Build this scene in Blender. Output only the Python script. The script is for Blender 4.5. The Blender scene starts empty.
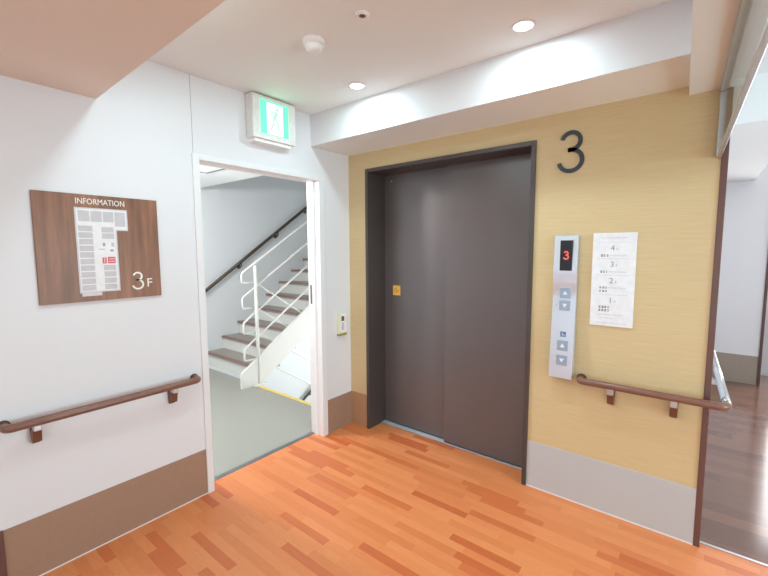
import bpy, bmesh, math, random
from mathutils import Vector, Matrix
random.seed(7)
S = bpy.context.scene
COL = S.collection
PI = math.pi

# ------------------------------------------------------------------ materials
def lin(c):
    def f(v):
        v /= 255.0
        return v / 12.92 if v <= 0.04045 else ((v + 0.055) / 1.055) ** 2.4
    return (f(c[0]), f(c[1]), f(c[2]), 1.0)

class NT:
    def __init__(s, name):
        s.m = bpy.data.materials.new(name); s.m.use_nodes = True
        s.t = s.m.node_tree; s.n = s.t.nodes; s.l = s.t.links
        s.b = s.n['Principled BSDF']
    def add(s, typ, **kw):
        n = s.n.new(typ)
        for k, v in kw.items(): setattr(n, k, v)
        return n
    def link(s, a, b): s.l.new(a, b)
    def math(s, op, a, b=None):
        n = s.n.new('ShaderNodeMath'); n.operation = op
        for i, v in enumerate((a, b)):
            if v is None: continue
            if isinstance(v, (int, float)): n.inputs[i].default_value = v
            else: s.l.new(v, n.inputs[i])
        return n.outputs[0]
    def ramp(s, fac, stops, interp='LINEAR'):
        r = s.n.new('ShaderNodeValToRGB'); cr = r.color_ramp; cr.interpolation = interp
        while len(cr.elements) < len(stops): cr.elements.new(0.5)
        for e, (p, c) in zip(cr.elements, stops): e.position = p; e.color = c
        s.l.new(fac, r.inputs[0]); return r.outputs[0]
    def noise(s, scale, stretch=(1, 1, 1), detail=3, rough=0.55):
        tc = s.n.new('ShaderNodeNewGeometry'); mp = s.n.new('ShaderNodeMapping')
        mp.inputs['Scale'].default_value = stretch
        s.l.new(tc.outputs['Position'], mp.inputs[0])
        n = s.n.new('ShaderNodeTexNoise'); n.inputs['Scale'].default_value = scale
        n.inputs['Detail'].default_value = detail; n.inputs['Roughness'].default_value = rough
        s.l.new(mp.outputs[0], n.inputs['Vector']); return n.outputs['Fac']
    def bump(s, h, strength, dist=0.001):
        b = s.n.new('ShaderNodeBump'); b.inputs['Strength'].default_value = strength
        b.inputs['Distance'].default_value = dist
        s.l.new(h, b.inputs['Height']); s.l.new(b.outputs[0], s.b.inputs['Normal'])

def sc(c, k): return (min(c[0] * k, 1), min(c[1] * k, 1), min(c[2] * k, 1), 1)

def plain(name, rgb, rough=0.5, metal=0.0, var=0.05, scale=30, bump=0.0, stretch=(1, 1, 1), spec=None):
    t = NT(name); c = lin(rgb)
    f = t.noise(scale, stretch)
    o = t.ramp(f, [(0.3, sc(c, 1 - var)), (0.7, sc(c, 1 + var))])
    t.link(o, t.b.inputs['Base Color'])
    t.b.inputs['Roughness'].default_value = rough; t.b.inputs['Metallic'].default_value = metal
    if spec is not None: t.b.inputs['Specular IOR Level'].default_value = spec
    if bump: t.bump(f, bump)
    return t.m

def emit(name, rgb, strength):
    t = NT(name); c = lin(rgb)
    f = t.noise(3)
    o = t.ramp(f, [(0, c), (1, sc(c, 0.98))])
    t.b.inputs['Base Color'].default_value = (0.02, 0.02, 0.02, 1); t.link(o, t.b.inputs['Emission Color'])
    t.b.inputs['Emission Strength'].default_value = strength
    return t.m

def wood(name, a, b, rough, scale, stretch, bump=0.0):
    t = NT(name)
    f = t.noise(scale, stretch, 6, 0.6)
    o = t.ramp(f, [(0.28, lin(a)), (0.5, lin([(x + y) / 2 for x, y in zip(a, b)])), (0.72, lin(b))])
    t.link(o, t.b.inputs['Base Color']); t.b.inputs['Roughness'].default_value = rough
    if bump: t.bump(f, bump)
    return t.m

def strip_floor(name, cols, W, Lg, rough, grain=0.1, coat=0.0):
    """wood strip floor: rows along X, staggered pieces, a tone per piece"""
    t = NT(name)
    g = t.add('ShaderNodeNewGeometry'); sp = t.add('ShaderNodeSeparateXYZ')
    t.link(g.outputs['Position'], sp.inputs[0])
    x, y = sp.outputs[0], sp.outputs[1]
    row = t.math('FLOOR', t.math('DIVIDE', y, W))
    wn = t.add('ShaderNodeTexWhiteNoise', noise_dimensions='1D'); t.link(row, wn.inputs['W'])
    xo = t.math('DIVIDE', t.math('ADD', x, t.math('MULTIPLY', wn.outputs['Value'], Lg * 5)), Lg)
    col = t.math('FLOOR', xo)
    cb = t.add('ShaderNodeCombineXYZ'); t.link(row, cb.inputs[0]); t.link(col, cb.inputs[1])
    w2 = t.add('ShaderNodeTexWhiteNoise', noise_dimensions='2D'); t.link(cb.outputs[0], w2.inputs['Vector'])
    tone = t.ramp(w2.outputs['Value'], [(p, lin(c)) for p, c in cols], 'CONSTANT')
    gr = t.noise(9, (1.2, 14, 1), 6, 0.65)
    gv = t.ramp(gr, [(0.25, (1 - grain,) * 3 + (1,)), (0.75, (1 + grain * .4,) * 3 + (1,))])
    mx = t.add('ShaderNodeMix', data_type='RGBA', blend_type='MULTIPLY'); mx.inputs[0].default_value = 1
    t.link(tone, mx.inputs[6]); t.link(gv, mx.inputs[7])
    # fine joint lines
    fy = t.math('FRACT', t.math('DIVIDE', y, W)); fx = t.math('FRACT', xo)
    e = t.math('MAXIMUM', t.math('LESS_THAN', fy, 0.02), t.math('LESS_THAN', fx, 0.005))
    m2 = t.add('ShaderNodeMix', data_type='RGBA', blend_type='MULTIPLY')
    t.link(t.math('MULTIPLY', e, 0.15), m2.inputs[0]); t.link(mx.outputs[2], m2.inputs[6])
    m2.inputs[7].default_value = lin((150, 95, 60))
    t.link(m2.outputs[2], t.b.inputs['Base Color'])
    t.b.inputs['Roughness'].default_value = rough
    t.b.inputs['Coat Weight'].default_value = coat; t.b.inputs['Coat Roughness'].default_value = 0.12
    return t.m

M = {}
M['white_wall'] = plain('white_wall', (226, 225, 229), 0.65, var=0.012, scale=220, bump=0.05)
M['seam'] = plain('seam', (170, 168, 168), 0.7)
M['ceiling'] = plain('ceiling_white', (233, 237, 238), 0.75, var=0.01, scale=160)
M['soffit'] = plain('soffit_bounce_tint', (225, 212, 201), 0.75, var=0.01, scale=160)  # warm tint: orange floor bounce put into the ceiling colour
M['beige'] = wood('beige_woodgrain', (204, 180, 136), (215, 194, 152), 0.42, 5, (1.2, 1, 38))
M['base_brown'] = plain('base_brown', (160, 128, 108), 0.45, var=0.03, scale=40)
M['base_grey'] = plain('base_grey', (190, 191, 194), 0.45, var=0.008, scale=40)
M['base_corr'] = plain('base_corridor', (160, 146, 134), 0.45, var=0.03, scale=40)
M['base_tan'] = plain('base_tan', (176, 138, 108), 0.45, var=0.03, scale=40)
M['lift'] = plain('lift_paint', (108, 101, 102), 0.34, 0.3, var=0.03, scale=200)
M['lift_dark'] = plain('lift_frame_paint', (82, 73, 71), 0.4, 0.25, var=0.03, scale=200)
M['alu'] = plain('aluminium', (200, 202, 206), 0.35, 0.9, var=0.03, scale=60)
M['sill'] = plain('sill_metal', (196, 200, 210), 0.4, 0.2)
M['channel'] = plain('channel_metal', (176, 174, 170), 0.4, 0.3)
M['steel'] = plain('brushed_steel', (226, 233, 246), 0.32, 0.7, var=0.03, scale=40, stretch=(1, 1, 40))
M['grey_metal'] = plain('grey_metal', (120, 118, 114), 0.4, 0.6, var=0.03)
M['frame_white'] = plain('frame_white', (232, 230, 232), 0.4, var=0.01)
M['floor'] = strip_floor('orange_strip_floor',
    [(0, (222, 134, 82)), (0.24, (218, 129, 77)), (0.5, (225, 139, 87)), (0.78, (207, 111, 64)), (0.90, (199, 102, 57)), (0.95, (214, 123, 73))],
    0.048, 0.36, 0.38, 0.1)
M['dark_floor'] = strip_floor('brown_plank_floor',
    [(0, (128, 92, 78)), (0.35, (118, 84, 72)), (0.7, (137, 98, 82))], 0.1, 0.9, 0.16, 0.22, 0.5)
M['vinyl'] = plain('grey_vinyl', (154, 153, 144), 0.45, var=0.03, scale=120)
M['threshold'] = plain('threshold_steel', (140, 142, 146), 0.35, 0.7)
M['yellow'] = plain('yellow_edge', (230, 204, 110), 0.5)
M['rail_wood'] = wood('rail_wood', (112, 76, 64), (140, 98, 82), 0.32, 12, (3, 3, 30))
M['rail_brown'] = plain('bracket_brown', (112, 72, 55), 0.4)
M['rail_return'] = plain('rail_return_sheen', (205, 205, 210), 0.25, 0.9)  # pale metal puts the brown rail's glossy reflections into its colour
M['guard'] = plain('guard_brown', (104, 72, 66), 0.4)
M['board'] = wood('walnut_board', (106, 66, 46), (160, 108, 78), 0.4, 3.5, (1, 7, 0.6))
M['map'] = plain('map_white', (232, 228, 230), 0.5)
M['map_line'] = plain('map_outline', (206, 200, 206), 0.5)
M['map_room'] = plain('map_room', (196, 190, 194), 0.5)
M['map_red'] = plain('map_red', (214, 84, 92), 0.5)
M['ink'] = plain('ink', (96, 96, 102), 0.5)
M['ink_grey'] = plain('ink_grey', (150, 150, 156), 0.5)
M['ink_light'] = plain('ink_light', (196, 198, 206), 0.5)
M['letter_white'] = plain('letter_white', (236, 232, 228), 0.45)
M['number'] = plain('number_charcoal', (62, 66, 74), 0.35, 0.3)
M['sign_white'] = plain('sign_acrylic', (232, 234, 240), 0.3)
M['display'] = plain('display_black', (38, 40, 48), 0.2)
M['red_led'] = emit('red_led', (245, 92, 60), 1.1)
M['button'] = plain('button_blue_grey', (160, 176, 198), 0.35, 0.3)
M['button_mark'] = plain('button_mark', (226, 234, 244), 0.4)
M['isa'] = plain('access_blue', (98, 120, 164), 0.4)
M['dot'] = emit('indicator_white', (245, 248, 255), 0.5)
M['exit_body'] = plain('exit_body', (226, 224, 220), 0.5)
M['exit_green'] = emit('exit_green', (84, 232, 158), 1.7)
M['exit_white'] = emit('exit_white', (214, 255, 236), 2.0)
M['exit_man'] = emit('exit_man', (168, 236, 206), 1.0)
M['lamp'] = emit('lamp_lens', (255, 253, 250), 8.0)
M['plastic'] = plain('white_plastic', (240, 240, 242), 0.45)
M['plastic_dark'] = plain('dark_plastic', (96, 90, 88), 0.45)
M['cream'] = plain('cream_plastic', (232, 228, 196), 0.4)
M['lilac'] = plain('lilac_keypad', (206, 202, 222), 0.4)
M['olive'] = plain('olive_plastic', (158, 146, 84), 0.5)
M['sticker'] = plain('sticker_yellow', (240, 184, 72), 0.5)
M['sticker_ink'] = plain('sticker_ink', (176, 112, 36), 0.5)
M['stair_white'] = plain('stair_paint', (222, 222, 218), 0.45, var=0.02)
M['stair_tread'] = plain('stair_tread', (156, 151, 143), 0.55, var=0.04, scale=80)
M['nosing'] = plain('nosing_red', (142, 106, 102), 0.5)
M['stair_wall'] = plain('stair_wall', (228, 233, 236), 0.7, var=0.012, scale=150)
M['dark_rail'] = plain('dark_rail', (70, 60, 48), 0.4)
M['door_dark'] = plain('dark_post', (88, 62, 58), 0.4)

def glass_mat():
    t = NT('smoke_glass')
    f = t.noise(2)
    o = t.ramp(f, [(0, lin((240, 242, 240))), (1, lin((235, 238, 236)))])
    tr = t.add('ShaderNodeBsdfTransparent'); gl = t.add('ShaderNodeBsdfGlossy'); gl.inputs['Roughness'].default_value = 0.03
    t.link(o, tr.inputs[0])
    lw = t.add('ShaderNodeLayerWeight'); lw.inputs[0].default_value = 0.5
    fr_ = t.math('ADD', t.math('MULTIPLY', t.math('POWER', lw.outputs['Facing'], 5.0), 0.55), 0.035)
    mx = t.add('ShaderNodeMixShader'); t.link(fr_, mx.inputs[0]); t.link(tr.outputs[0], mx.inputs[1]); t.link(gl.outputs[0], mx.inputs[2])
    out = t.n['Material Output']; t.link(mx.outputs[0], out.inputs['Surface'])
    t.n.remove(t.b)
    return t.m
M['glass'] = glass_mat()

# ------------------------------------------------------------------ geometry
class MB:
    """collects shapes (world coordinates) and links them as ONE mesh object"""
    def __init__(s): s.bm = bmesh.new(); s.mats = []
    def mi(s, m):
        if m not in s.mats: s.mats.append(m)
        return s.mats.index(m)
    def _fin(s, f0, mat):
        i = s.mi(mat)
        s.bm.faces.ensure_lookup_table()
        for f in s.bm.faces[f0:]: f.material_index = i
    def box(s, x0, x1, y0, y1, z0, z1, mat, bev=0.0, M4=None):
        f0 = len(s.bm.faces)
        r = bmesh.ops.create_cube(s.bm, size=1)
        vs = r['verts']
        for v in vs:
            v.co = Vector(((x0 + x1) / 2 + v.co.x * (x1 - x0), (y0 + y1) / 2 + v.co.y * (y1 - y0), (z0 + z1) / 2 + v.co.z * (z1 - z0)))
        if M4 is not None:
            for v in vs: v.co = M4 @ v.co
        i = s.mi(mat)
        fs = set(f for v in vs for f in v.link_faces)
        for f in fs: f.material_index = i
        if bev > 0:
            es = list(set(e for v in vs for e in v.link_edges))
            r = bmesh.ops.bevel(s.bm, geom=es, offset=bev, segments=2, affect='EDGES', profile=0.6)
            for f in r['faces']: f.material_index = i
        return s
    def prism(s, pts, vec, mat):
        """polygon pts (3D, planar) extruded by vec"""
        a = [s.bm.verts.new(p) for p in pts]
        b = [s.bm.verts.new(Vector(p) + Vector(vec)) for p in pts]
        i = s.mi(mat); n = len(pts); fs = []
        fs.append(s.bm.faces.new(a)); fs.append(s.bm.faces.new(list(reversed(b))))
        for k in range(n):
            fs.append(s.bm.faces.new((a[(k + 1) % n], a[k], b[k], b[(k + 1) % n])))
        for f in fs: f.material_index = i
        bmesh.ops.recalc_face_normals(s.bm, faces=fs)
        return s
    def tube(s, pts, r, mat, seg=14, cap=True):
        pts = [Vector(p) for p in pts]; rings = []; i = s.mi(mat)
        up = None
        for k, p in enumerate(pts):
            if k == 0: d = (pts[1] - p).normalized(); w = 1
            elif k == len(pts) - 1: d = (p - pts[k - 1]).normalized(); w = 1
            else:
                d1 = (p - pts[k - 1]).normalized(); d2 = (pts[k + 1] - p).normalized()
                d = (d1 + d2).normalized(); w = 1
            if up is None:
                up = Vector((0, 0, 1)) if abs(d.z) < 0.9 else Vector((1, 0, 0))
            u = d.cross(up).normalized(); v = u.cross(d).normalized(); up = v
            rr = r[k] if isinstance(r, (list, tuple)) else r
            rings.append([s.bm.verts.new(p + (u * math.cos(2 * PI * j / seg) + v * math.sin(2 * PI * j / seg)) * rr) for j in range(seg)])
        fs = []
        for a, b in zip(rings, rings[1:]):
            for j in range(seg):
                f = s.bm.faces.new((a[j], a[(j + 1) % seg], b[(j + 1) % seg], b[j])); f.smooth = True; fs.append(f)
        if cap:
            fs.append(s.bm.faces.new(list(reversed(rings[0])))); fs.append(s.bm.faces.new(rings[-1]))
        for f in fs: f.material_index = i
        bmesh.ops.recalc_face_normals(s.bm, faces=fs)
        return s
    def lathe(s, c, prof, mat, seg=32):
        """prof: (radius, z) list, axis +Z through c"""
        i = s.mi(mat); rings = []; fs = []
        for r, z in prof:
            if r < 1e-6: rings.append([s.bm.verts.new((c[0], c[1], c[2] + z))])
            else: rings.append([s.bm.verts.new((c[0] + r * math.cos(2 * PI * j / seg), c[1] + r * math.sin(2 * PI * j / seg), c[2] + z)) for j in range(seg)])
        for a, b in zip(rings, rings[1:]):
            for j in range(seg):
                q = [a[j % len(a)], a[(j + 1) % len(a)], b[(j + 1) % len(b)], b[j % len(b)]]
                q2 = []
                for v in q:
                    if v not in q2: q2.append(v)
                f = s.bm.faces.new(q2); f.smooth = True; f.material_index = i; fs.append(f)
        bmesh.ops.recalc_face_normals(s.bm, faces=fs)
        return s
    def ribbon(s, pts2, w, frame, depth, mat):
        """flat stroke of width w along 2D points; frame = (origin, u, v, n)"""
        o, u, v, n = [Vector(q) for q in frame]
        P = [Vector((p[0], p[1])) for p in pts2]; Lp = []; Rp = []
        for k, p in enumerate(P):
            if k == 0: d = (P[1] - p)
            elif k == len(P) - 1: d = p - P[k - 1]
            else: d = (p - P[k - 1]).normalized() + (P[k + 1] - p).normalized()
            d = d.normalized(); nn = Vector((-d.y, d.x)) * w / 2
            Lp.append(p + nn); Rp.append(p - nn)
        w3 = lambda q, h: o + u * q.x + v * q.y + n * h
        i = s.mi(mat); fs = []
        A = [[s.bm.verts.new(w3(q, h)) for q in side] for side in (Lp, Rp) for h in (0, depth)]
        l0, l1, r0, r1 = A
        for k in range(len(P) - 1):
            fs += [s.bm.faces.new((l1[k], r1[k], r1[k + 1], l1[k + 1])), s.bm.faces.new((l0[k], l0[k + 1], r0[k + 1], r0[k])),
                   s.bm.faces.new((l0[k], l1[k], l1[k + 1], l0[k + 1])), s.bm.faces.new((r0[k], r0[k + 1], r1[k + 1], r1[k]))]
        for k in (0, len(P) - 1): fs.append(s.bm.faces.new((l0[k], r0[k], r1[k], l1[k])))
        for f in fs: f.material_index = i
        bmesh.ops.recalc_face_normals(s.bm, faces=fs)
        return s
    def text(s, body, size, frame, depth, mat, align='CENTER', spacing=1.0, sx=1.0):
        o, u, v, n = [Vector(q) for q in frame]
        c = bpy.data.curves.new('t', 'FONT'); c.body = body; c.size = size; c.extrude = depth / 2
        c.align_x = align; c.align_y = 'CENTER'; c.space_character = spacing; c.resolution_u = 3
        ob = bpy.data.objects.new('t', c); COL.objects.link(ob)
        dg = bpy.context.evaluated_depsgraph_get()
        me = bpy.data.meshes.new_from_object(ob.evaluated_get(dg))
        bpy.data.objects.remove(ob); bpy.data.curves.remove(c)
        i = s.mi(mat); vm = [s.bm.verts.new(o + u * (q.co.x * sx) + v * q.co.y + n * (q.co.z + depth / 2)) for q in me.vertices]
        for p in me.polygons:
            try:
                f = s.bm.faces.new([vm[k] for k in p.vertices]); f.material_index = i
            except ValueError: pass
        bpy.data.meshes.remove(me)
        return s
    def build(s, name, parent=None, origin=None):
        o = Vector(origin) if origin is not None else Vector((0, 0, 0))
        if parent is not None:
            r = parent
            while r.parent: r = r.parent
            o = r.location.copy()
        bmesh.ops.translate(s.bm, verts=s.bm.verts[:], vec=-o)
        me = bpy.data.meshes.new(name); s.bm.to_mesh(me); s.bm.free()
        for m in s.mats: me.materials.append(M[m])
        ob = bpy.data.objects.new(name, me); COL.objects.link(ob)
        if parent is not None: ob.parent = parent
        else: ob.location = o
        return ob

def thing(name, label, cat, loc, group=None):
    o = bpy.data.objects.new(name, None); COL.objects.link(o); o.location = loc
    o.empty_display_size = 0.1
    o['label'] = label; o['category'] = cat; o['kind'] = 'thing'
    if group: o['group'] = group
    return o
def tag(o, label, cat, group=None):
    o['label'] = label; o['category'] = cat; o['kind'] = 'thing'
    if group: o['group'] = group
    return o
def struct(mb, name, label=None):
    o = mb.build(name); o['kind'] = 'structure'
    if label: o['label'] = label; o['category'] = name.split('_')[0]
    return o

def box(*a, **k): return MB().box(*a, **k)

def digit3(n=14):
    """open, thin geometric 3, height 1, origin at its middle: two strokes that meet at the waist"""
    r1, r2 = 0.225, 0.275
    up = [(r1 * 1.02 * math.cos(a), 0.275 + r1 * math.sin(a)) for a in [math.radians(165 - 255 * k / n) for k in range(n + 1)]] + [(-0.07, 0.05)]
    lo = [(-0.07, 0.05)] + [(r2 * 1.05 * math.cos(a), -0.225 + r2 * math.sin(a)) for a in [math.radians(90 - 260 * k / n) for k in range(n + 1)]]
    return up, lo
def strokes(b, n, k, w, frame, depth, mat):
    for q in digit3(n): b.ribbon([(x * k, y * k) for x, y in q], w, frame, depth, mat)

FA = lambda y, z, x=0.0: ((x, y, z), (0, 1, 0), (0, 0, 1), (1, 0, 0))     # on the left wall: u towards the lift wall
FB = lambda x, z, y=0.0: ((x, y, z), (1, 0, 0), (0, 0, 1), (0, -1, 0))    # on the lift wall

ZC = 2.46      # recessed ceiling
ZS = 2.20      # low soffits
ZB = 2.24      # underside of the beam over the lift
ANG = 0.0305   # the corridor leans by this much

# ------------------------------------------------------------------ setting: lobby
struct(box(-0.09, 5.2, -4.8, 0.046, -0.1, 0, 'floor'), 'floor', 'orange wood strip floor of the lift lobby')
struct(box(2.2, 5.2, 0.046, 4.3, -0.1, -0.001, 'dark_floor'), 'floor_corridor', 'glossy brown plank floor of the corridor')
struct(box(2.358, 5.2, 0.036, 0.052, 0.0, 0.003, 'alu'), 'trim_1', 'thin pale strip where orange floor meets brown floor')
b = MB()
T = 0.12
b.box(-T, 0, -4.8, -1.281, -0.1, 2.6, 'white_wall')
b.box(-T, 0, -1.277, -0.285, 2.02, 2.6, 'white_wall')
b.box(-T, 0, -0.285, 0.25, -0.1, 2.6, 'white_wall')
b.box(-T, -0.002, -1.281, -1.277, 2.02, 2.6, 'seam')
struct(b, 'wall_left', 'white wall with the stair doorway and information board')
# lift wall with opening
LX0, LX1, LZ = 0.185, 1.504, 2.112
b = MB()
b.box(0.0, LX0, 0, 0.25, -0.1, 2.6, 'beige'); b.box(LX1, 2.338, 0, 0.25, -0.1, 2.6, 'beige')
b.box(LX0, LX1, 0, 0.25, LZ, 2.6, 'beige')
struct(b, 'wall_right', 'beige woodgrain wall around the lift')
# corridor side of the lift shaft, far corridor wall, outer walls
b = MB()
RC = Matrix.Translation((2.36, 0.0, 0)) @ Matrix.Rotation(ANG, 4, 'Z')
b.box(-0.15, 0, 0.012, 3.5, -0.1, 2.6, 'white_wall', M4=RC)
struct(b, 'wall_corridor', 'white side wall of the corridor')
b = MB(); b.box(2.2, 2.845, 3.4, 3.9, -0.1, 2.6, 'white_wall'); struct(b, 'wall_corridor_end', 'white wall at the far end of the corridor')
b = MB()
WX0, WX1, WZ0, WZ1 = 3.0, 4.6, 0.5, 2.1
b.box(2.845, WX0, 3.9, 4.1, -0.1, 2.6, 'white_wall'); b.box(WX1, 5.2, 3.9, 4.1, -0.1, 2.6, 'white_wall')
b.box(WX0, WX1, 3.9, 4.1, -0.1, WZ0, 'white_wall'); b.box(WX0, WX1, 3.9, 4.1, WZ1, 2.6, 'white_wall')
struct(b, 'wall_corridor_alcove', 'white recessed wall beyond the dark post')
b = MB(); b.box(5.2, 5.3, -4.8, 4.1, -0.1, 2.6, 'white_wall'); struct(b, 'wall_outer')
b = MB(); b.box(-T, 5.3, -4.9, -4.8, -0.1, 2.6, 'white_wall'); struct(b, 'wall_rear')
# window in the alcove (daylight for the corridor)
b = MB()
b.box(WX0, WX1, 3.96, 4.02, WZ0, WZ0 + 0.05, 'alu'); b.box(WX0, WX1, 3.96, 4.02, WZ1 - 0.05, WZ1, 'alu')
for x in (WX0, (WX0 + WX1) / 2 - 0.025, WX1 - 0.05): b.box(x, x + 0.05, 3.96, 4.02, WZ0, WZ1, 'alu')
w1 = struct(b, 'window_1')
MB().box(WX0 + .05, WX1 - .05, 3.985, 3.993, WZ0 + .05, WZ1 - .05, 'glass').build('pane', w1)
# ceilings
b = MB(); b.box(-T, 5.3, -1.735, 4.1, ZC, ZC + 0.12, 'ceiling'); struct(b, 'ceiling', 'white recessed ceiling with two downlights')
b = MB()
e = 1.735
b.prism([(0, -4.8, ZS), (5.2, -4.8, ZS), (5.2, -1.815, ZS), (0, -1.733, ZS)], (0, 0, ZC + 0.12 - ZS), 'soffit')
struct(b, 'ceiling_low', 'lower white ceiling, warm floor bounce painted in, nearest the information board')
b = MB(); b.box(0.0, 2.215, -0.40, 0.0, ZB, ZC, 'white_wall')
b.mi('ceiling')
for f_ in b.bm.faces:
    f_.normal_update()
    if f_.normal.z < -0.5: f_.material_index = 1  # underside takes the brighter ceiling white, lifting its shade by colour
struct(b, 'beam', 'white beam above the lift')
b = MB()
k = ANG
b.prism([(2.204, 0, ZS), (2.318, 0, ZS), (2.318 + k * 1.8, -1.8, ZS), (2.204 + k * 1.8, -1.8, ZS)], (0, 0, ZC - ZS), 'ceiling')
struct(b, 'beam_corridor', 'low white header at the edge of the lobby')
b = MB()
b.box(2.25, 2.69, 0.73, 3.4, ZS, ZC, 'ceiling')
struct(b, 'beam_corridor_soffit', 'lowered white soffit along the corridor')
# baseboards
b = MB(); b.box(0.0, 0.004, -2.19, -1.286, 0.006, 0.282, 'base_brown'); b.box(0, 0.005, -2.19, -1.286, 0, 0.006, 'frame_white')
struct(b, 'baseboard_left', 'tall brown skirting panel under the left handrail')
b = MB(); b.box(0.0, 0.004, -0.286, 0.0, 0.0, 0.278, 'base_brown')
struct(b, 'baseboard_corner', 'short brown skirting panel between doorway and lift wall')
b = MB(); b.box(0.004, LX0, -0.004, 0.0, 0.0, 0.282, 'base_tan')
struct(b, 'baseboard_lift', 'narrow tan skirting panel beside the lift frame')
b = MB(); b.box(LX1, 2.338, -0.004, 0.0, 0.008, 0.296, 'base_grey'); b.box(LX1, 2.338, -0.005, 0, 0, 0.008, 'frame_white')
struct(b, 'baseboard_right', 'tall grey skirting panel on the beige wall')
b = MB(); b.box(2.2, 2.835, 3.394, 3.4, 0.0, 0.315, 'base_corr')
b.bm.faces.ensure_lookup_table()
struct(b, 'baseboard_corridor', 'grey skirting panel at the corridor end')
b = MB(); b.box(0.0, 0.012, -2.225, -2.19, 0.0, 0.286, 'guard', bev=0.002); struct(b, 'trim_2', 'dark end strip of the left skirting')
b = MB(); b.box(2.338, 2.364, -0.006, 0.034, 0.0, ZS, 'guard', bev=0.003); struct(b, 'trim_3', 'dark brown corner guard at the wall end')
b = MB(); b.box(2.835, 2.86, 3.38, 3.9, 0.0, 2.2, 'door_dark', bev=0.003); struct(b, 'trim_4', 'dark corner post at the corridor end')
b = MB(); b.box(2.86, 3.0, 3.893, 3.9, 0.0, 0.31, 'frame_white'); struct(b, 'baseboard_alcove')

# doorway to the stairs
b = MB()
b.box(-T - 0.01, 0.012, -1.289, -1.25, 0, 2.03, 'frame_white', bev=0.002)
b.box(-T - 0.01, 0.012, -0.338, -0.286, 0, 2.03, 'frame_white', bev=0.002)
b.box(-T - 0.01, 0.012, -1.25, -0.338, 2.0, 2.03, 'frame_white', bev=0.002)
b.box(-0.075, -0.045, -0.350, -0.338, 0, 2.0, 'frame_white')          # door stop
d1 = struct(b, 'door_1', 'white steel frame of the open stair doorway')
MB().box(-0.105, -0.083, -0.342, -0.3375, 1.06, 1.21, 'grey_metal').build('strike_plate', d1)
struct(box(-0.128, -0.088, -1.25, -0.338, -0.02, 0.003, 'threshold', bev=0.001), 'trim_5', 'grey metal threshold strip in the stair doorway')

# ------------------------------------------------------------------ setting: stairwell
XW = -2.72; YL = 0.062
struct(box(XW, -0.088, -2.6, YL, -0.2, 0, 'vinyl'), 'floor_stairwell', 'grey vinyl landing floor beyond the doorway')
struct(box(-1.44, -0.13, YL - 0.035, YL + 0.003, -0.06, 0.004, 'yellow'), 'trim_6', 'yellow edging at the brink of the landing')
b = MB(); b.box(XW - 0.12, XW, -2.6, 2.9, -3.2, 3.6, 'stair_wall'); struct(b, 'wall_stairwell', 'pale stairwell wall carrying the dark handrail')
b = MB(); b.box(XW, -T, 2.75, 2.9, -3.2, 3.6, 'stair_wall'); struct(b, 'wall_stairwell_end')
b = MB(); b.box(XW, -T, -2.72, -2.6, -3.2, 3.6, 'stair_wall'); struct(b, 'wall_stairwell_rear')
b = MB(); b.box(-T, 0.0, 0.25, 2.9, -0.1, 3.6, 'stair_wall'); b.box(-T, 0, -2.6, 2.9, -3.2, -0.1, 'stair_wall'); b.box(-T, 0, -2.6, 2.9, 2.6, 3.6, 'stair_wall')
struct(b, 'wall_stairwell_inner')
b = MB(); b.box(XW, -T, -2.6, YL, 2.24, 2.42, 'ceiling'); struct(b, 'ceiling_stairwell', 'low white ceiling over the stair landing')
b = MB(); b.box(XW - .12, 0, -2.72, 2.9, 3.6, 3.7, 'ceiling'); struct(b, 'ceiling_stairwell_high')
b = MB(); b.box(XW, -T, -2.72, 2.9, -3.3, -3.2, 'vinyl'); struct(b, 'floor_stairwell_low')

# ------------------------------------------------------------------ staircase up
R, G = 0.1685, 0.238
Y1 = 0.12
st = thing('staircase', 'flight of steps rising along the stairwell wall with red-brown nosings', 'stairs', (-2.1, Y1, 0))
X0, X1 = XW + 0.004, -1.50
NS = 10
for i in range(NS):
    y = Y1 + G * i; z = R * (i + 1)
    MB().box(X0, X1, y + 0.022, y + 0.03 + 0.008, z - R, z - 0.03, 'stair_white').build('riser', st)
    t = MB().box(X0, X1, y, y + G + 0.03, z - 0.035, z, 'stair_tread', bev=0.003).build('tread', st)
    MB().box(X0 + 0.002, X1 - 0.002, y - 0.004, y + 0.034, z - 0.016, z + 0.003, 'nosing', bev=0.002).build('nosing', t)
sl = 0.662
def zs(y, z0): return z0 + sl * (y + 0.13)
b = MB()
ys = 2.5
b.prism([(-1.50, -0.13, 0.0), (-1.50, 0.09, 0.0), (-1.50, ys, -0.01 + (ys - 0.075) * 0.64), (-1.50, ys, zs(ys, 0.166)), (-1.50, -0.13, 0.166)], (0.03, 0, 0), 'stair_white')
b.build('stringer', st)
b = MB()   # sloping underside
b.prism([(X0, 0.62, 0.335), (X0, 2.5, 1.655), (X0, 2.5, 1.62), (X0, 0.62, 0.32)], (X1 - X0, 0, 0), 'stair_white'); b.build('underside', st)
struct(box(XW, -T, 2.5, 2.75, 1.56, 1.685, 'vinyl'), 'floor_half_landing')

# flight down
sd = thing('staircase', 'flight of steps going down beyond the yellow landing edge', 'stairs', (-0.8, YL, 0))
for i in range(9):
    y = YL + 0.02 + G * i; z = -R * (i + 1)
    MB().box(-1.46, -T - 0.002, y - 0.02, y, z, z + R - 0.035, 'stair_white').build('riser', sd)
    MB().box(-1.46, -T - 0.002, y, y + G, z - 0.035, z, 'stair_white').build('tread', sd)

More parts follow.
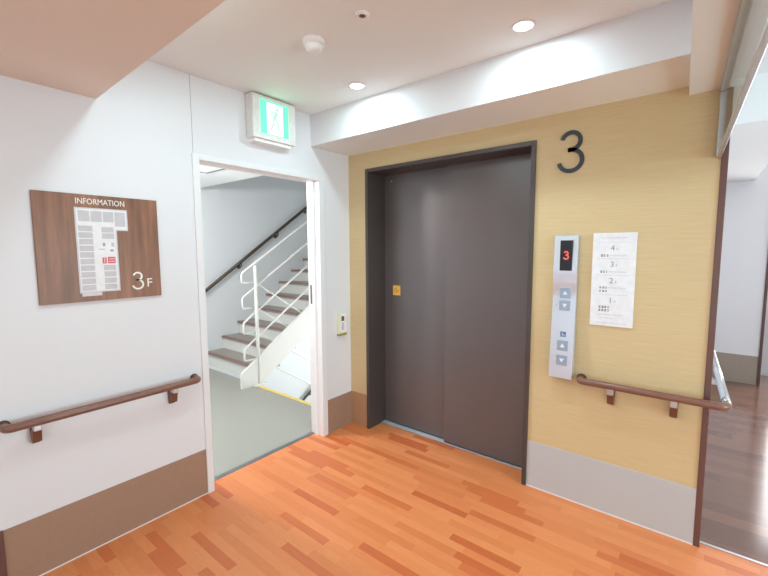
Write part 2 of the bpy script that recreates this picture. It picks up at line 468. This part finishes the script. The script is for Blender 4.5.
# railing between the flights
rl = thing('stair_railing', 'white pipe railing with looped ends between the two stair flights', 'railing', (-1.5, 0.085, 0))
XR = -1.512
MB().tube([(XR + 0.03, 0.085, 0.0), (XR + 0.03, 0.085, 1.32)], 0.019, 'stair_white', 14).build('post', rl)
MB().box(XR - 0.03, XR + 0.09, 0.0, 0.16, 0.0, 0.012, 'stair_white', bev=0.002).build('base_plate', rl)
tops = [1.244, 0.985, 0.711, 0.425]; bots = [1.139, 0.861, 0.591, 0.293]
ext = 0.062
for zt, zb_ in zip(tops, bots):
    ya = -0.05; yb = 2.4
    up = [(XR, yb, zt + 0.652 * (yb - ya)), (XR, ya + 0.03, zt + 0.02), (XR, ya, zt + 0.0), (XR, ya - 0.014, zt - 0.025), (XR, ya - 0.014, zb_ + 0.02), (XR, ya - 0.006, zb_), (XR, ya + 0.02, zb_ - 0.004), (XR + 0.01, 0.085, zb_ - 0.006)]
    MB().tube(up, 0.0105, 'stair_white', 10).build('rail', rl)
    dn = [(XR, 0.085, zb_ - 0.006), (XR, 0.12, zb_ - 0.02), (XR, 2.3, zb_ - 0.02 - 0.655 * 2.18)]
    MB().tube(dn, 0.0095, 'stair_white', 10).build('descending_rail', rl)

def handrail_slope(name, label, p0, p1, x, nb, ts):
    h = thing(name, label, 'handrail', p0)
    MB().tube([p0, p1], 0.021, 'dark_rail', 16).build('rail', h)
    P0, P1 = Vector(p0), Vector(p1)
    for t_ in ts:
        q = P0.lerp(P1, t_)
        b = MB(); b.tube([(q.x, q.y, q.z - 0.01), (q.x, q.y, q.z - 0.06), (q.x - 0.02, q.y, q.z - 0.075), (XW, q.y, q.z - 0.075)], 0.009, 'dark_rail', 10)
        b.tube([(XW, q.y, q.z - 0.075), (XW + 0.008, q.y, q.z - 0.075)], 0.03, 'dark_rail', 16)
        b.build('bracket', h)
sr = 0.6955
f = lambda y: 0.945 + sr * (y - 0.093)
y0, y1 = -0.1, 2.4
handrail_slope('stair_handrail', 'dark round handrail climbing the stairwell wall beside the steps', (-2.65, y0, f(y0)), (-2.65, y1, f(y1)), XW, 4, [(0.62 + .03 - y0) / 2.5, (1.24 + .03 - y0) / 2.5, (1.82 + .03 - y0) / 2.5])
g = lambda y: -0.93 + 0.665 * (y - 1.69)
handrail_slope('stair_handrail', 'short glimpse of dark handrail down the stairwell past the yellow edge', (-2.65, 0.3, g(0.3)), (-2.65, 2.5, g(2.5)), XW, 3, [(1.84 - 0.3) / 2.2, 0.3])

h = thing('ceiling_hatch', 'square access hatch with dark edge in the stair landing ceiling', 'hatch', (-1.37, -0.67, 2.24))
b = MB(); hx0, hx1, hy0, hy1 = -1.545, -1.125, -0.95, -0.37
for a in ((hx0, hx1, hy0, hy0 + .02), (hx0, hx1, hy1 - .02, hy1), (hx0, hx0 + .02, hy0, hy1), (hx1 - .02, hx1, hy0, hy1)):
    b.box(a[0], a[1], a[2], a[3], 2.232, 2.24, 'grey_metal')
b.build('frame', h); MB().box(hx0 + .02, hx1 - .02, hy0 + .02, hy1 - .02, 2.235, 2.24, 'ceiling').build('panel', h)

# ------------------------------------------------------------------ lift
lf = thing('elevator', 'dark brown two-panel lift doorway in the beige wall', 'elevator', ((LX0 + LX1) / 2, 0.1, 0))
b = MB(); c = 0.027
b.box(LX0, LX0 + c, -0.012, 0.21, 0, LZ, 'lift_dark', bev=0.0015)
b.box(LX1 - c, LX1, -0.012, 0.21, 0, LZ, 'lift_dark', bev=0.0015)
b.box(LX0 + c, LX1 - c, -0.012, 0.21, LZ - c, LZ, 'lift_dark', bev=0.0015)
b.build('door_frame', lf)
dl = MB().box(LX0 + c, 0.86, 0.205, 0.235, 0.012, LZ - c, 'lift', bev=0.002).build('door', lf)
dr = MB().box(0.815, LX1 - c, 0.165, 0.195, 0.012, LZ - c, 'lift', bev=0.002).build('door', lf)
b = MB(); b.box(0.30, 0.372, 0.202, 0.205, 1.108, 1.188, 'sticker')
fr = FB(0.336, 1.148, 0.202)
b.ribbon([(-.018, -.02), (-.018, .012), (0, .022), (0.0, -.02)], 0.006, fr, 0.0008, 'sticker_ink')
b.ribbon([(.006, -.012), (.022, .006)], 0.006, fr, 0.0008, 'sticker_ink')
s = b.build('warning_sticker', dl); s['label'] = 'small yellow warning sticker'
b = MB(); b.tube([(0.285, 0.2, 2.035), (0.285, 0.206, 2.035)], 0.006, 'alu', 12); b.build('key_hole', dl)
b = MB(); b.box(LX0 + c, LX1 - c, 0.155, 0.245, -0.02, 0.004, 'grey_metal'); b.box(LX0 + c, 0.815, 0.150, 0.2, 0.004, 0.007, 'sill'); b.box(0.815, LX1 - c, 0.15, 0.163, 0.003, 0.006, 'sill')
b.build('sill', lf)
# lift floor recess: lobby floor runs in under the frame
struct(box(LX0, LX1, 0.046, 0.155, -0.1, 0, 'floor'), 'floor_lift_recess')
struct(box(LX0 - .1, LX1 + .1, 0.26, 0.3, -0.1, 2.4, 'lift_dark'), 'wall_lift_shaft')

# ------------------------------------------------------------------ number 3 on the wall
b = MB()
strokes(b, 20, 0.208, 0.0225, FB(1.692, 2.018, 0.001), 0.007, 'number')
tag(b.build('floor_number', origin=(1.694, 0, 1.9)), 'large thin dark numeral 3 high on the beige wall', 'number')

# ------------------------------------------------------------------ call panel
cp = thing('call_panel', 'tall steel lift call panel with red floor display', 'call panel', (1.691, 0, 0.744))
prof = [(1.557, 0.016), (1.50, 0.021), (1.42, 0.028), (1.365, 0.032), (1.35, 0.032), (1.29, 0.027), (1.235, 0.020), (1.215, 0.019), (1.19, 0.020), (1.12, 0.025), (1.0, 0.034), (0.9, 0.041), (0.8, 0.047), (0.744, 0.050)]
b = MB(); PX0, PX1 = 1.63, 1.754
pts = [(PX0, -y_, z_) for z_, y_ in prof] + [(PX0, 0, 0.744), (PX0, 0, 1.557)]
b.prism(pts, (PX1 - PX0, 0, 0), 'steel')
b.build('faceplate', cp)
def py(z):
    for (za, ya), (zb_, yb) in zip(prof, prof[1:]):
        if za >= z >= zb_: return -(ya + (yb - ya) * (za - z) / (za - zb_))
    return -0.02
ds = MB().box(1.664, 1.729, py(1.37) - 0.001, -0.01, 1.36, 1.53, 'display').build('display', cp)
yd = py(1.37) - 0.0011
b = MB(); strokes(b, 8, 0.042, 0.008, FB(1.696, 1.446, yd), 0.0008, 'red_led')
o = b.build('floor_digit', ds); o['label'] = 'glowing red digit 3'
for z, up in ((1.234, 1), (1.162, -1), (0.932, 1), (0.848, -1)):
    y_ = py(z)
    bt = MB().box(1.668, 1.726, y_ - 0.005, y_ + 0.01, z - 0.029, z + 0.029, 'button', bev=0.0015).build('button', cp)
    fr = FB(1.697, z, y_ - 0.005)
    b = MB(); o_, u_, v_, n_ = [Vector(q) for q in fr]
    tri = [(-.013, -.010 * up), (.013, -.010 * up), (0, .013 * up)]
    b.prism([o_ + u_ * p[0] + v_ * p[1] for p in tri], n_ * 0.001, 'button_mark'); b.build('arrow', bt)
    b = MB(); b.lathe((0, 0, 0), [(0.0, 0.0), (0.006, 0.0), (0.005, 0.003), (0.0, 0.004)], 'dot', 12)
    bmesh.ops.transform(b.bm, matrix=Matrix.Translation((1.652, y_ - 0.001, z)) @ Matrix.Rotation(PI / 2, 4, 'X'), verts=b.bm.verts[:])
    b.build('indicator_light', cp)
z = 0.997; y_ = py(z)
b = MB().box(1.682, 1.712, y_ - 0.002, y_ + 0.01, z - 0.015, z + 0.015, 'isa')
fr = FB(1.697, z, y_ - 0.002)
b.ribbon([(-.003, .010), (-.003, -.001), (.005, -.001), (.009, -.009)], 0.0028, fr, 0.0006, 'button_mark')
b.ribbon([(-.004, .003), (-.008, -.004), (-.003, -.010), (.003, -.008)], 0.0022, fr, 0.0006, 'button_mark')
b.build('wheelchair_sign', cp)

# ------------------------------------------------------------------ directory sign
sg = thing('floor_directory', 'white acrylic floor directory listing 4F to 1F', 'sign', (1.927, 0, 1.065))
SX0, SX1, SZ0, SZ1 = 1.826, 2.029, 1.065, 1.566
pl_ = MB().box(SX0, SX1, -0.008, 0.001, SZ0, SZ1, 'sign_white', bev=0.001).build('panel', sg)
Zp = lambda yy: SZ1 - (SZ1 - SZ0) * (yy - 42) / 480.0
Xp = lambda f_: SX0 + (SX1 - SX0) * f_
def marks(b, x0, x1, yy, hgt, m, step):
    x = x0
    while x < x1:
        w = step * random.uniform(0.45, 0.8)
        for q in range(2):
            dz = hgt * (0.28 if q else -0.28)
            b.box(Xp(x), Xp(min(x + w, x1)), -0.0086, -0.0078, Zp(yy) + dz - hgt * 0.16, Zp(yy) + dz + hgt * 0.16, m)
        b.box(Xp(x + w * .4), Xp(x + w * .6), -0.0087, -0.0078, Zp(yy) - hgt * .45, Zp(yy) + hgt * .45, m)
        x += step
for yy in (90, 173, 257, 358):
    MB().box(Xp(.12), Xp(.86), -0.0086, -0.0078, Zp(yy) - 0.0008, Zp(yy) + 0.0008, 'ink_light').build('rule', sg)
b = MB(); marks(b, .2, .8, 68, .006, 'ink_light', .03); b.build('heading', sg)
ent = {'4': (120, [(.2, .36, 157, .012, 'ink', .07), (.4, .8, 157, .007, 'ink_light', .045)]),
       '3': (203, [(.2, .36, 240, .012, 'ink', .07), (.4, .8, 240, .007, 'ink_light', .045)]),
       '2': (287, [(.2, .36, 322, .011, 'ink', .07), (.4, .8, 322, .007, 'ink_light', .045), (.2, .36, 340, .011, 'ink', .07)]),
       '1': (388, [(.2, .42, 423, .013, 'ink', .07), (.2, .42, 440, .013, 'ink', .07), (.2, .78, 462, .006, 'ink_light', .04), (.2, .55, 480, .006, 'ink_light', .04)])}
for dgt, (yy, rows) in ent.items():
    b = MB(); b.text(dgt, 0.042, FB(Xp(.47), Zp(yy), -0.008), 0.0007, 'ink_grey'); b.text('F', 0.018, FB(Xp(.575), Zp(yy) - 0.006, -0.008), 0.0007, 'ink_grey')
    e_ = b.build('floor_entry', sg); b = MB()
    for rw in rows: marks(b, *rw)
    b.build('caption', e_)
b = MB(); marks(b, .15, .85, 505, .005, 'ink_light', .03); b.build('footer', sg)

# ------------------------------------------------------------------ information board
ib = thing('information_board', 'square walnut information board with white floor plan', 'sign', (0, -1.75, 1.24))
BY0, BY1, BZ0, BZ1 = -2.005, -1.495, 1.241, 1.745
MB().box(-0.001, 0.012, BY0, BY1, BZ0, BZ1, 'board', bev=0.001).build('board', ib)
b = MB(); b.text('INFORMATION', 0.0385, FA(-1.748, 1.712, 0.012), 0.001, 'letter_white', sx=0.78); b.build('lettering', ib)
b = MB(); strokes(b, 14, .084, 0.0085, FA(-1.607, 1.327, 0.012), 0.001, 'letter_white')
b.text('F', 0.064, FA(-1.552, 1.312, 0.012), 0.001, 'letter_white'); b.build('floor_mark', ib)
# plan of the floor
b = MB(); XM = 0.012
U = lambda px: -1.857 + (px - 220) * (0.2195 / 215.0)        # px, py: the zoomed crop of the sign, straightened
b2 = []
outl = [(-1.858, 1.684), (-1.637, 1.680), (-1.637, 1.583), (-1.690, 1.581), (-1.690, 1.283), (-1.768, 1.277), (-1.768, 1.262), (-1.846, 1.262), (-1.846, 1.274), (-1.858, 1.274)]
outl = [(-1.856, 1.684), (-1.638, 1.684), (-1.638, 1.580), (-1.688, 1.580), (-1.688, 1.283), (-1.768, 1.283), (-1.768, 1.266), (-1.848, 1.266), (-1.848, 1.281), (-1.856, 1.281)]
b.prism([(XM, y_, z_) for y_, z_ in outl], (0.0012, 0, 0), 'map_line')
ins = [(-1.850, 1.678), (-1.644, 1.678), (-1.644, 1.586), (-1.694, 1.586), (-1.694, 1.289), (-1.850, 1.289)]
b.prism([(XM, y_, z_) for y_, z_ in ins], (0.0016, 0, 0), 'map')
def cell(y0, y1, z0, z1, m='map_room', x=0.0020): b.box(XM, XM + x, y0, y1, z0, z1, m)
for i in range(4): cell(-1.843 + i * 0.0495, -1.843 + i * 0.0495 + 0.045, 1.620 if i < 3 else 1.600, 1.670)
for i in range(10): cell(-1.846, -1.790, 1.293 + i * 0.0312, 1.293 + i * 0.0312 + 0.026)
for i in range(4): cell(-1.753, -1.702, 1.293 + i * 0.0312, 1.293 + i * 0.0312 + 0.026)
for z_ in (1.570, 1.540): cell(-1.753, -1.702, z_, z_ + 0.026)
cell(-1.757, -1.740, 1.420, 1.449, 'map_red'); cell(-1.735, -1.702, 1.420, 1.452, 'map_red')
cell(-1.752, -1.742, 1.504, 1.520, 'ink_grey'); cell(-1.716, -1.704, 1.502, 1.522, 'map_room'); cell(-1.722, -1.708, 1.478, 1.488, 'ink_grey'); cell(-1.768, -1.744, 1.486, 1.492, 'map_room')
for i in range(10):
    cell(-1.830, -1.806, 1.304 + i * 0.0312, 1.308 + i * 0.0312, 'ink_light', 0.0024)
for z_ in (1.428, 1.440): cell(-1.731, -1.706, z_, z_ + .003, 'map', 0.0024)
cell(-1.750, -1.747, 1.424, 1.446, 'map', 0.0024)
b.build('floor_plan', ib)

# ------------------------------------------------------------------ handrails
def arc(c, r, a0, a1, n, fn): return [fn(c, r, a0 + (a1 - a0) * k / n) for k in range(n + 1)]
hl = thing('handrail', 'brown wooden handrail on the white wall under the information board', 'handrail', (0, -1.75, 0.74))
zr = 0.740; rr = 0.0185; xo = 0.062
q_ = 0.022; N_ = [k * PI / 2 / 5 for k in range(6)]
MB().tube([(0.004, -2.158, zr)] + [(xo - q_ + q_ * math.sin(a), -2.158 + q_ * (1 - math.cos(a)), zr) for a in N_] +
          [(xo - q_ + q_ * math.cos(a), -1.338 - q_ + q_ * math.sin(a), zr) for a in N_] + [(0.004, -1.338, zr)], rr, 'rail_wood', 20).build('rail', hl)
for y_ in (-2.158, -1.338):
    b = MB(); b.tube([(0, y_, zr), (0.007, y_, zr)], 0.0235, 'rail_brown', 20); b.build('end_cap', hl)
for y_ in (-2.058, -1.472):
    b = MB(); b.prism([(0, y_ - .018, .715), (0, y_ + .018, .715), (0, y_ + .013, .630), (0, y_ - .014, .630)], (0.014, 0, 0), 'rail_brown')
    b.prism([(0.014, y_ - .016, .700), (0.014, y_ - .016, .632), (0.040, y_ - .016, .642), (0.054, y_ - .016, .700)], (0, .032, 0), 'rail_brown')
    k_ = b.build('bracket', hl)
    MB().box(0.03, 0.07, y_ - .014, y_ + .014, .700, .729, 'alu', bev=0.003).build('bracket_arm', k_)

hr = thing('handrail', 'brown wooden handrail on the beige wall turning the corner into the corridor', 'handrail', (2.1, 0, 0.74))
yo = -0.062; zr = 0.752
MB().tube([(1.797, -0.004, zr)] + [(1.797 + q_ * (1 - math.cos(a)), yo + q_ - q_ * math.sin(a), zr) for a in N_] +
          [(2.385 + 0.04 * math.sin(a), yo + 0.04 * (1 - math.cos(a)), zr) for a in [k * PI / 2 / 8 for k in range(9)]] + [(2.424, 0.0, zr)], rr, 'rail_wood', 20).build('rail', hr)
MB().tube([(2.424, 0.0, zr), (2.424 - ANG * 1.2, 1.2, zr)], rr, 'rail_return', 20).build('return_rail', hr)['label'] = 'return along the corridor, its glossy reflections painted pale'
b = MB(); b.tube([(1.797, 0, zr), (1.797, -0.007, zr)], 0.026, 'rail_brown', 20); b.build('end_cap', hr)
for x_ in (1.95, 2.226):
    b = MB(); b.prism([(x_ - .018, 0, .722), (x_ + .018, 0, .722), (x_ + .014, 0, .636), (x_ - .014, 0, .636)], (0, -0.014, 0), 'rail_brown')
    b.prism([(x_ - .016, -.014, .705), (x_ - .016, -.014, .638), (x_ - .016, -.038, .648), (x_ - .016, -.052, .705)], (.032, 0, 0), 'rail_brown')
    k_ = b.build('bracket', hr)
    MB().box(x_ - .015, x_ + .015, -0.07, -0.03, .704, .737, 'alu', bev=0.003).build('bracket_arm', k_)
for y_ in (0.5, 1.05):
    xx = 2.36 - ANG * y_
    b = MB(); b.box(xx - 0.002, xx + 0.014, y_ - .016, y_ + .016, .66, .72, 'rail_brown'); b.box(xx + .014, xx + .07, y_ - .012, y_ + .012, .705, .738, 'alu')
    b.build('bracket', hr)

# ------------------------------------------------------------------ wall control
wc = thing('wall_control', 'small cream control box with dark screen between doorway and lift wall', 'control box', (0, -0.118, 0.78))
b = MB(); b.box(-0.001, 0.026, -0.166, -0.074, 0.80, 0.968, 'cream', bev=0.006); b.build('body', wc)
b = MB(); b.box(0.02, 0.0275, -0.146, -0.080, 0.812, 0.960, 'plastic', bev=0.002); b.build('front_cover', wc)
MB().box(0.02, 0.029, -0.135, -0.103, 0.905, 0.944, 'plastic_dark', bev=0.001).build('screen', wc)
MB().box(0.02, 0.0286, -0.135, -0.103, 0.83, 0.895, 'lilac', bev=0.001).build('keypad', wc)
MB().box(0, 0.030, -0.164, -0.076, 0.785, 0.803, 'olive', bev=0.003).build('lower_flap', wc)

# ------------------------------------------------------------------ exit sign
ex = thing('exit_sign', 'white box sign with glowing green running-man panel over the doorway', 'sign', (0, -0.78, 2.16))
EX = 0.078
MB().box(0.0, EX, -0.934, -0.602, 2.186, 2.452, 'exit_body', bev=0.006).build('housing', ex)
MB().box(0.0, 0.062, -0.915, -0.63, 2.166, 2.188, 'plastic', bev=0.003).build('underside_cover', ex)
MB().box(0.01, 0.06, -0.92, -0.62, 2.45, ZC, 'plastic_dark').build('mount', ex)
GY0, GY1, GZ0, GZ1 = -0.879, -0.664, 2.22, 2.427
pn = MB().box(EX - 0.004, EX + 0.002, GY0, GY1, GZ0, GZ1, 'exit_green').build('lit_panel', ex)
pn['label'] = 'glowing green pictogram panel'
b = MB(); cy, cz = (GY0 + GY1) / 2 + .002, (GZ0 + GZ1) / 2
fr = FA(cy, cz, EX + 0.002)
o_, u_, v_, n_ = [Vector(q) for q in fr]
P3 = lambda p: o_ + u_ * p[0] + v_ * p[1]
b.prism([P3(p) for p in [(-.062, -.1), (.062, -.1), (.062, .092), (-.062, .092)]], n_ * 0.001, 'exit_white'); b.build('doorway_mark', pn)
b = MB(); fr2 = (o_ + n_ * 0.001, u_, v_, n_)
head = [(0.018 + .013 * math.cos(a), .062 + .013 * math.sin(a)) for a in [2 * PI * k / 14 for k in range(14)]]
b.prism([P3(p) + n_ * 0.001 for p in head], n_ * 0.0008, 'exit_man')
b.ribbon([(.012, .044), (.002, .02), (-.006, -.004)], .024, fr2, .0008, 'exit_man')
b.ribbon([(.012, .042), (.034, .028), (.046, .034)], .009, fr2, .0008, 'exit_man')
b.ribbon([(.006, .044), (-.022, .038), (-.034, .014)], .009, fr2, .0008, 'exit_man')
b.ribbon([(-.004, .002), (.022, -.022), (.024, -.058), (.038, -.062)], .012, fr2, .0008, 'exit_man')
b.ribbon([(-.008, .002), (-.014, -.034), (-.034, -.070)], .012, fr2, .0008, 'exit_man')
b.build('running_man', pn)

# ------------------------------------------------------------------ ceiling fittings
def downlight(x, y, label):
    t = thing('downlight', label, 'ceiling light', (x, y, ZC), 'recessed ceiling downlights')
    b = MB(); b.lathe((x, y, ZC), [(0.040, 0.0), (0.042, -0.006), (0.052, -0.006), (0.054, -0.002), (0.054, 0.0)], 'frame_white'); b.build('trim_ring', t)
    b = MB(); b.lathe((x, y, ZC), [(0.0, -0.003), (0.041, -0.003), (0.041, 0.0)], 'lamp'); b.build('lens', t)
downlight(0.621, -0.576, 'recessed downlight near the exit sign')
downlight(0.8, -1.61, 'recessed downlight tucked beside the low ceiling edge')
downlight(1.623, -0.593, 'recessed downlight close to the beam above the wall numeral')
sm = thing('smoke_detector', 'white domed smoke detector on the ceiling', 'smoke detector', (0.81, -1.085, ZC))
b = MB(); b.lathe((0.81, -1.085, ZC), [(0.0, -0.022), (0.047, -0.022), (0.052, -0.016), (0.052, 0)], 'plastic'); b.build('base', sm)
b = MB(); b.lathe((0.81, -1.085, ZC), [(0.0, -0.052), (0.022, -0.050), (0.036, -0.042), (0.04, -0.03), (0.038, -0.022)], 'plastic'); b.build('dome', sm)
ms = thing('ceiling_sensor', 'tiny round ceiling sensor with dark eye', 'sensor', (1.126, -1.098, ZC))
b = MB(); b.lathe((1.126, -1.098, ZC), [(0.014, -0.006), (0.024, -0.012), (0.029, -0.010), (0.031, 0.0)], 'plastic', 24); b.build('ring', ms)
b = MB(); b.lathe((1.126, -1.098, ZC), [(0.0, -0.011), (0.010, -0.009), (0.0145, -0.006), (0.0145, 0)], 'plastic_dark', 20); b.build('eye', ms)

# ------------------------------------------------------------------ glass smoke barrier
gb = thing('glass_barrier', 'hanging clear glass smoke barrier with silver edges', 'glass screen', (2.335, -1, ZS))
GM = Matrix.Translation((2.322, 0.0, 0)) @ Matrix.Rotation(ANG, 4, 'Z')
L_ = 2.9
MB().box(0.004, 0.012, -L_, -0.012, 1.915, ZS - 0.005, 'glass', M4=GM).build('pane', gb)
MB().box(-0.006, 0.020, -L_, -0.004, ZS - 0.016, ZS - 0.0005, 'channel', M4=GM).build('top_channel', gb)
MB().box(-0.004, 0.018, -0.022, -0.0005, 1.9, ZS - 0.017, 'alu', M4=GM, bev=0.002).build('end_channel', gb)
MB().box(0.001, 0.015, -L_, 0.0, 1.893, 1.912, 'alu', M4=GM, bev=0.002).build('bottom_channel', gb)

# ------------------------------------------------------------------ lights
def area(name, loc, size, power, col, rot=(0, 0, 0), sy=None, spread=PI):
    l = bpy.data.lights.new(name, 'AREA'); l.energy = power; l.color = col; l.spread = spread
    if sy: l.shape = 'RECTANGLE'; l.size = size; l.size_y = sy
    else: l.shape = 'DISK'; l.size = size
    o = bpy.data.objects.new(name, l); COL.objects.link(o); o.location = loc; o.rotation_euler = rot; return o
def spot(name, loc, power, col, ang, blend, r=0.03):
    l = bpy.data.lights.new(name, 'SPOT'); l.energy = power; l.color = col; l.spot_size = math.radians(ang); l.spot_blend = blend; l.shadow_soft_size = r
    o = bpy.data.objects.new(name, l); COL.objects.link(o); o.location = loc; return o
warm = (0.71, 0.95, 1.0); neutral = (0.65, 0.93, 1.0); cool = (0.62, 0.92, 1.0); stairc = (1.0, 0.985, 0.965); corrc = (1.0, 0.985, 0.975)
for i, (x, y) in enumerate(((0.621, -0.576), (1.623, -0.593))):
    spot('downlight_spot', (x, y, ZC - 0.01), 19, warm, 84, 0.85, 0.03)
    area('downlight_glow', (x, y, ZC - 0.008), 0.08, 3.6, warm)
for x, y in ((0.9, -2.6), (2.0, -3.6), (3.4, -2.6), (0.9, -4.2)):
    area('lobby_lamp', (x, y, ZS - 0.01), 0.3, 1.5, neutral)
area('downlight_glow', (0.8, -1.61, ZC - 0.008), 0.1, 6.5, warm)
area('lobby_rear_fill', (2.9, -4.75, 1.0), 3.6, 27, cool, (PI / 2, 0, 0), 1.5)  # added fill at the rear wall, which has no window
area('lobby_side_fill', (5.1, -0.9, 1.1), 1.4, 66, cool, (0, PI / 2, 0), 1.5)  # added fill to lift ceiling and left wall; outer wall has no opening
area('corridor_lamp', (3.4, -0.4, ZC - 0.01), 0.4, 3, neutral)
area('corridor_lamp', (2.95, 1.9, ZC - 0.01), 0.3, 3, corrc)
area('corridor_daylight', ((WX0 + WX1) / 2, 3.94, (WZ0 + WZ1) / 2), WX1 - WX0 - .06, 38, corrc, (-PI / 2, 0, 0), WZ1 - WZ0 - .1)
pt = bpy.data.lights.new('landing_lamp', 'POINT'); pt.energy = 66; pt.color = stairc; pt.shadow_soft_size = 0.07
po = bpy.data.objects.new('landing_lamp', pt); COL.objects.link(po); po.location = (-1.1, -1.35, 2.09)
area('stair_lamp', (-0.8, 1.8, 3.55), 1.0, 2, stairc)
area('lower_stair_lamp', (-0.75, 2.7, -0.3), 1.1, 46, stairc, (-PI / 2, 0, 0), 1.4)

w = bpy.data.worlds.new('World'); S.world = w; w.use_nodes = True
w.node_tree.nodes['Background'].inputs[0].default_value = (0.8, 0.88, 1, 1)
w.node_tree.nodes['Background'].inputs[1].default_value = 1.0

# ------------------------------------------------------------------ camera
cam = bpy.data.cameras.new('camera'); co = bpy.data.objects.new('camera', cam); COL.objects.link(co)
cam.sensor_width = 36; cam.lens = 399.352114 * 36 / 768; cam.clip_start = 0.02
p_, y_, r_ = 9.48109308e-02, 6.71172785e-01, -3.85797002e-03
cy_, sy_ = math.cos(y_), math.sin(y_)
right = Vector((cy_, sy_, 0)); fwd0 = Vector((-sy_, cy_, 0))
fwd = fwd0 * math.cos(p_) - Vector((0, 0, 1)) * math.sin(p_)
up = right.cross(fwd)
r2 = right * math.cos(r_) + up * math.sin(r_); u2 = -right * math.sin(r_) + up * math.cos(r_)
m = Matrix((r2, u2, -fwd)).transposed().to_4x4()
m.translation = Vector((2.29370708, -2.4303138, 1.48))
co.matrix_world = m
S.camera = co

S.view_settings.view_transform = 'Standard'; S.view_settings.look = 'None'
S.view_settings.exposure = 0.31; S.view_settings.gamma = 1.0
S.view_settings.use_curve_mapping = False
S.cycles.use_denoising = True
S.cycles.max_bounces = 10; S.cycles.diffuse_bounces = 6; S.cycles.transparent_max_bounces = 8
S.cycles.caustics_reflective = False; S.cycles.caustics_refractive = False
S.cycles.sample_clamp_indirect = 6
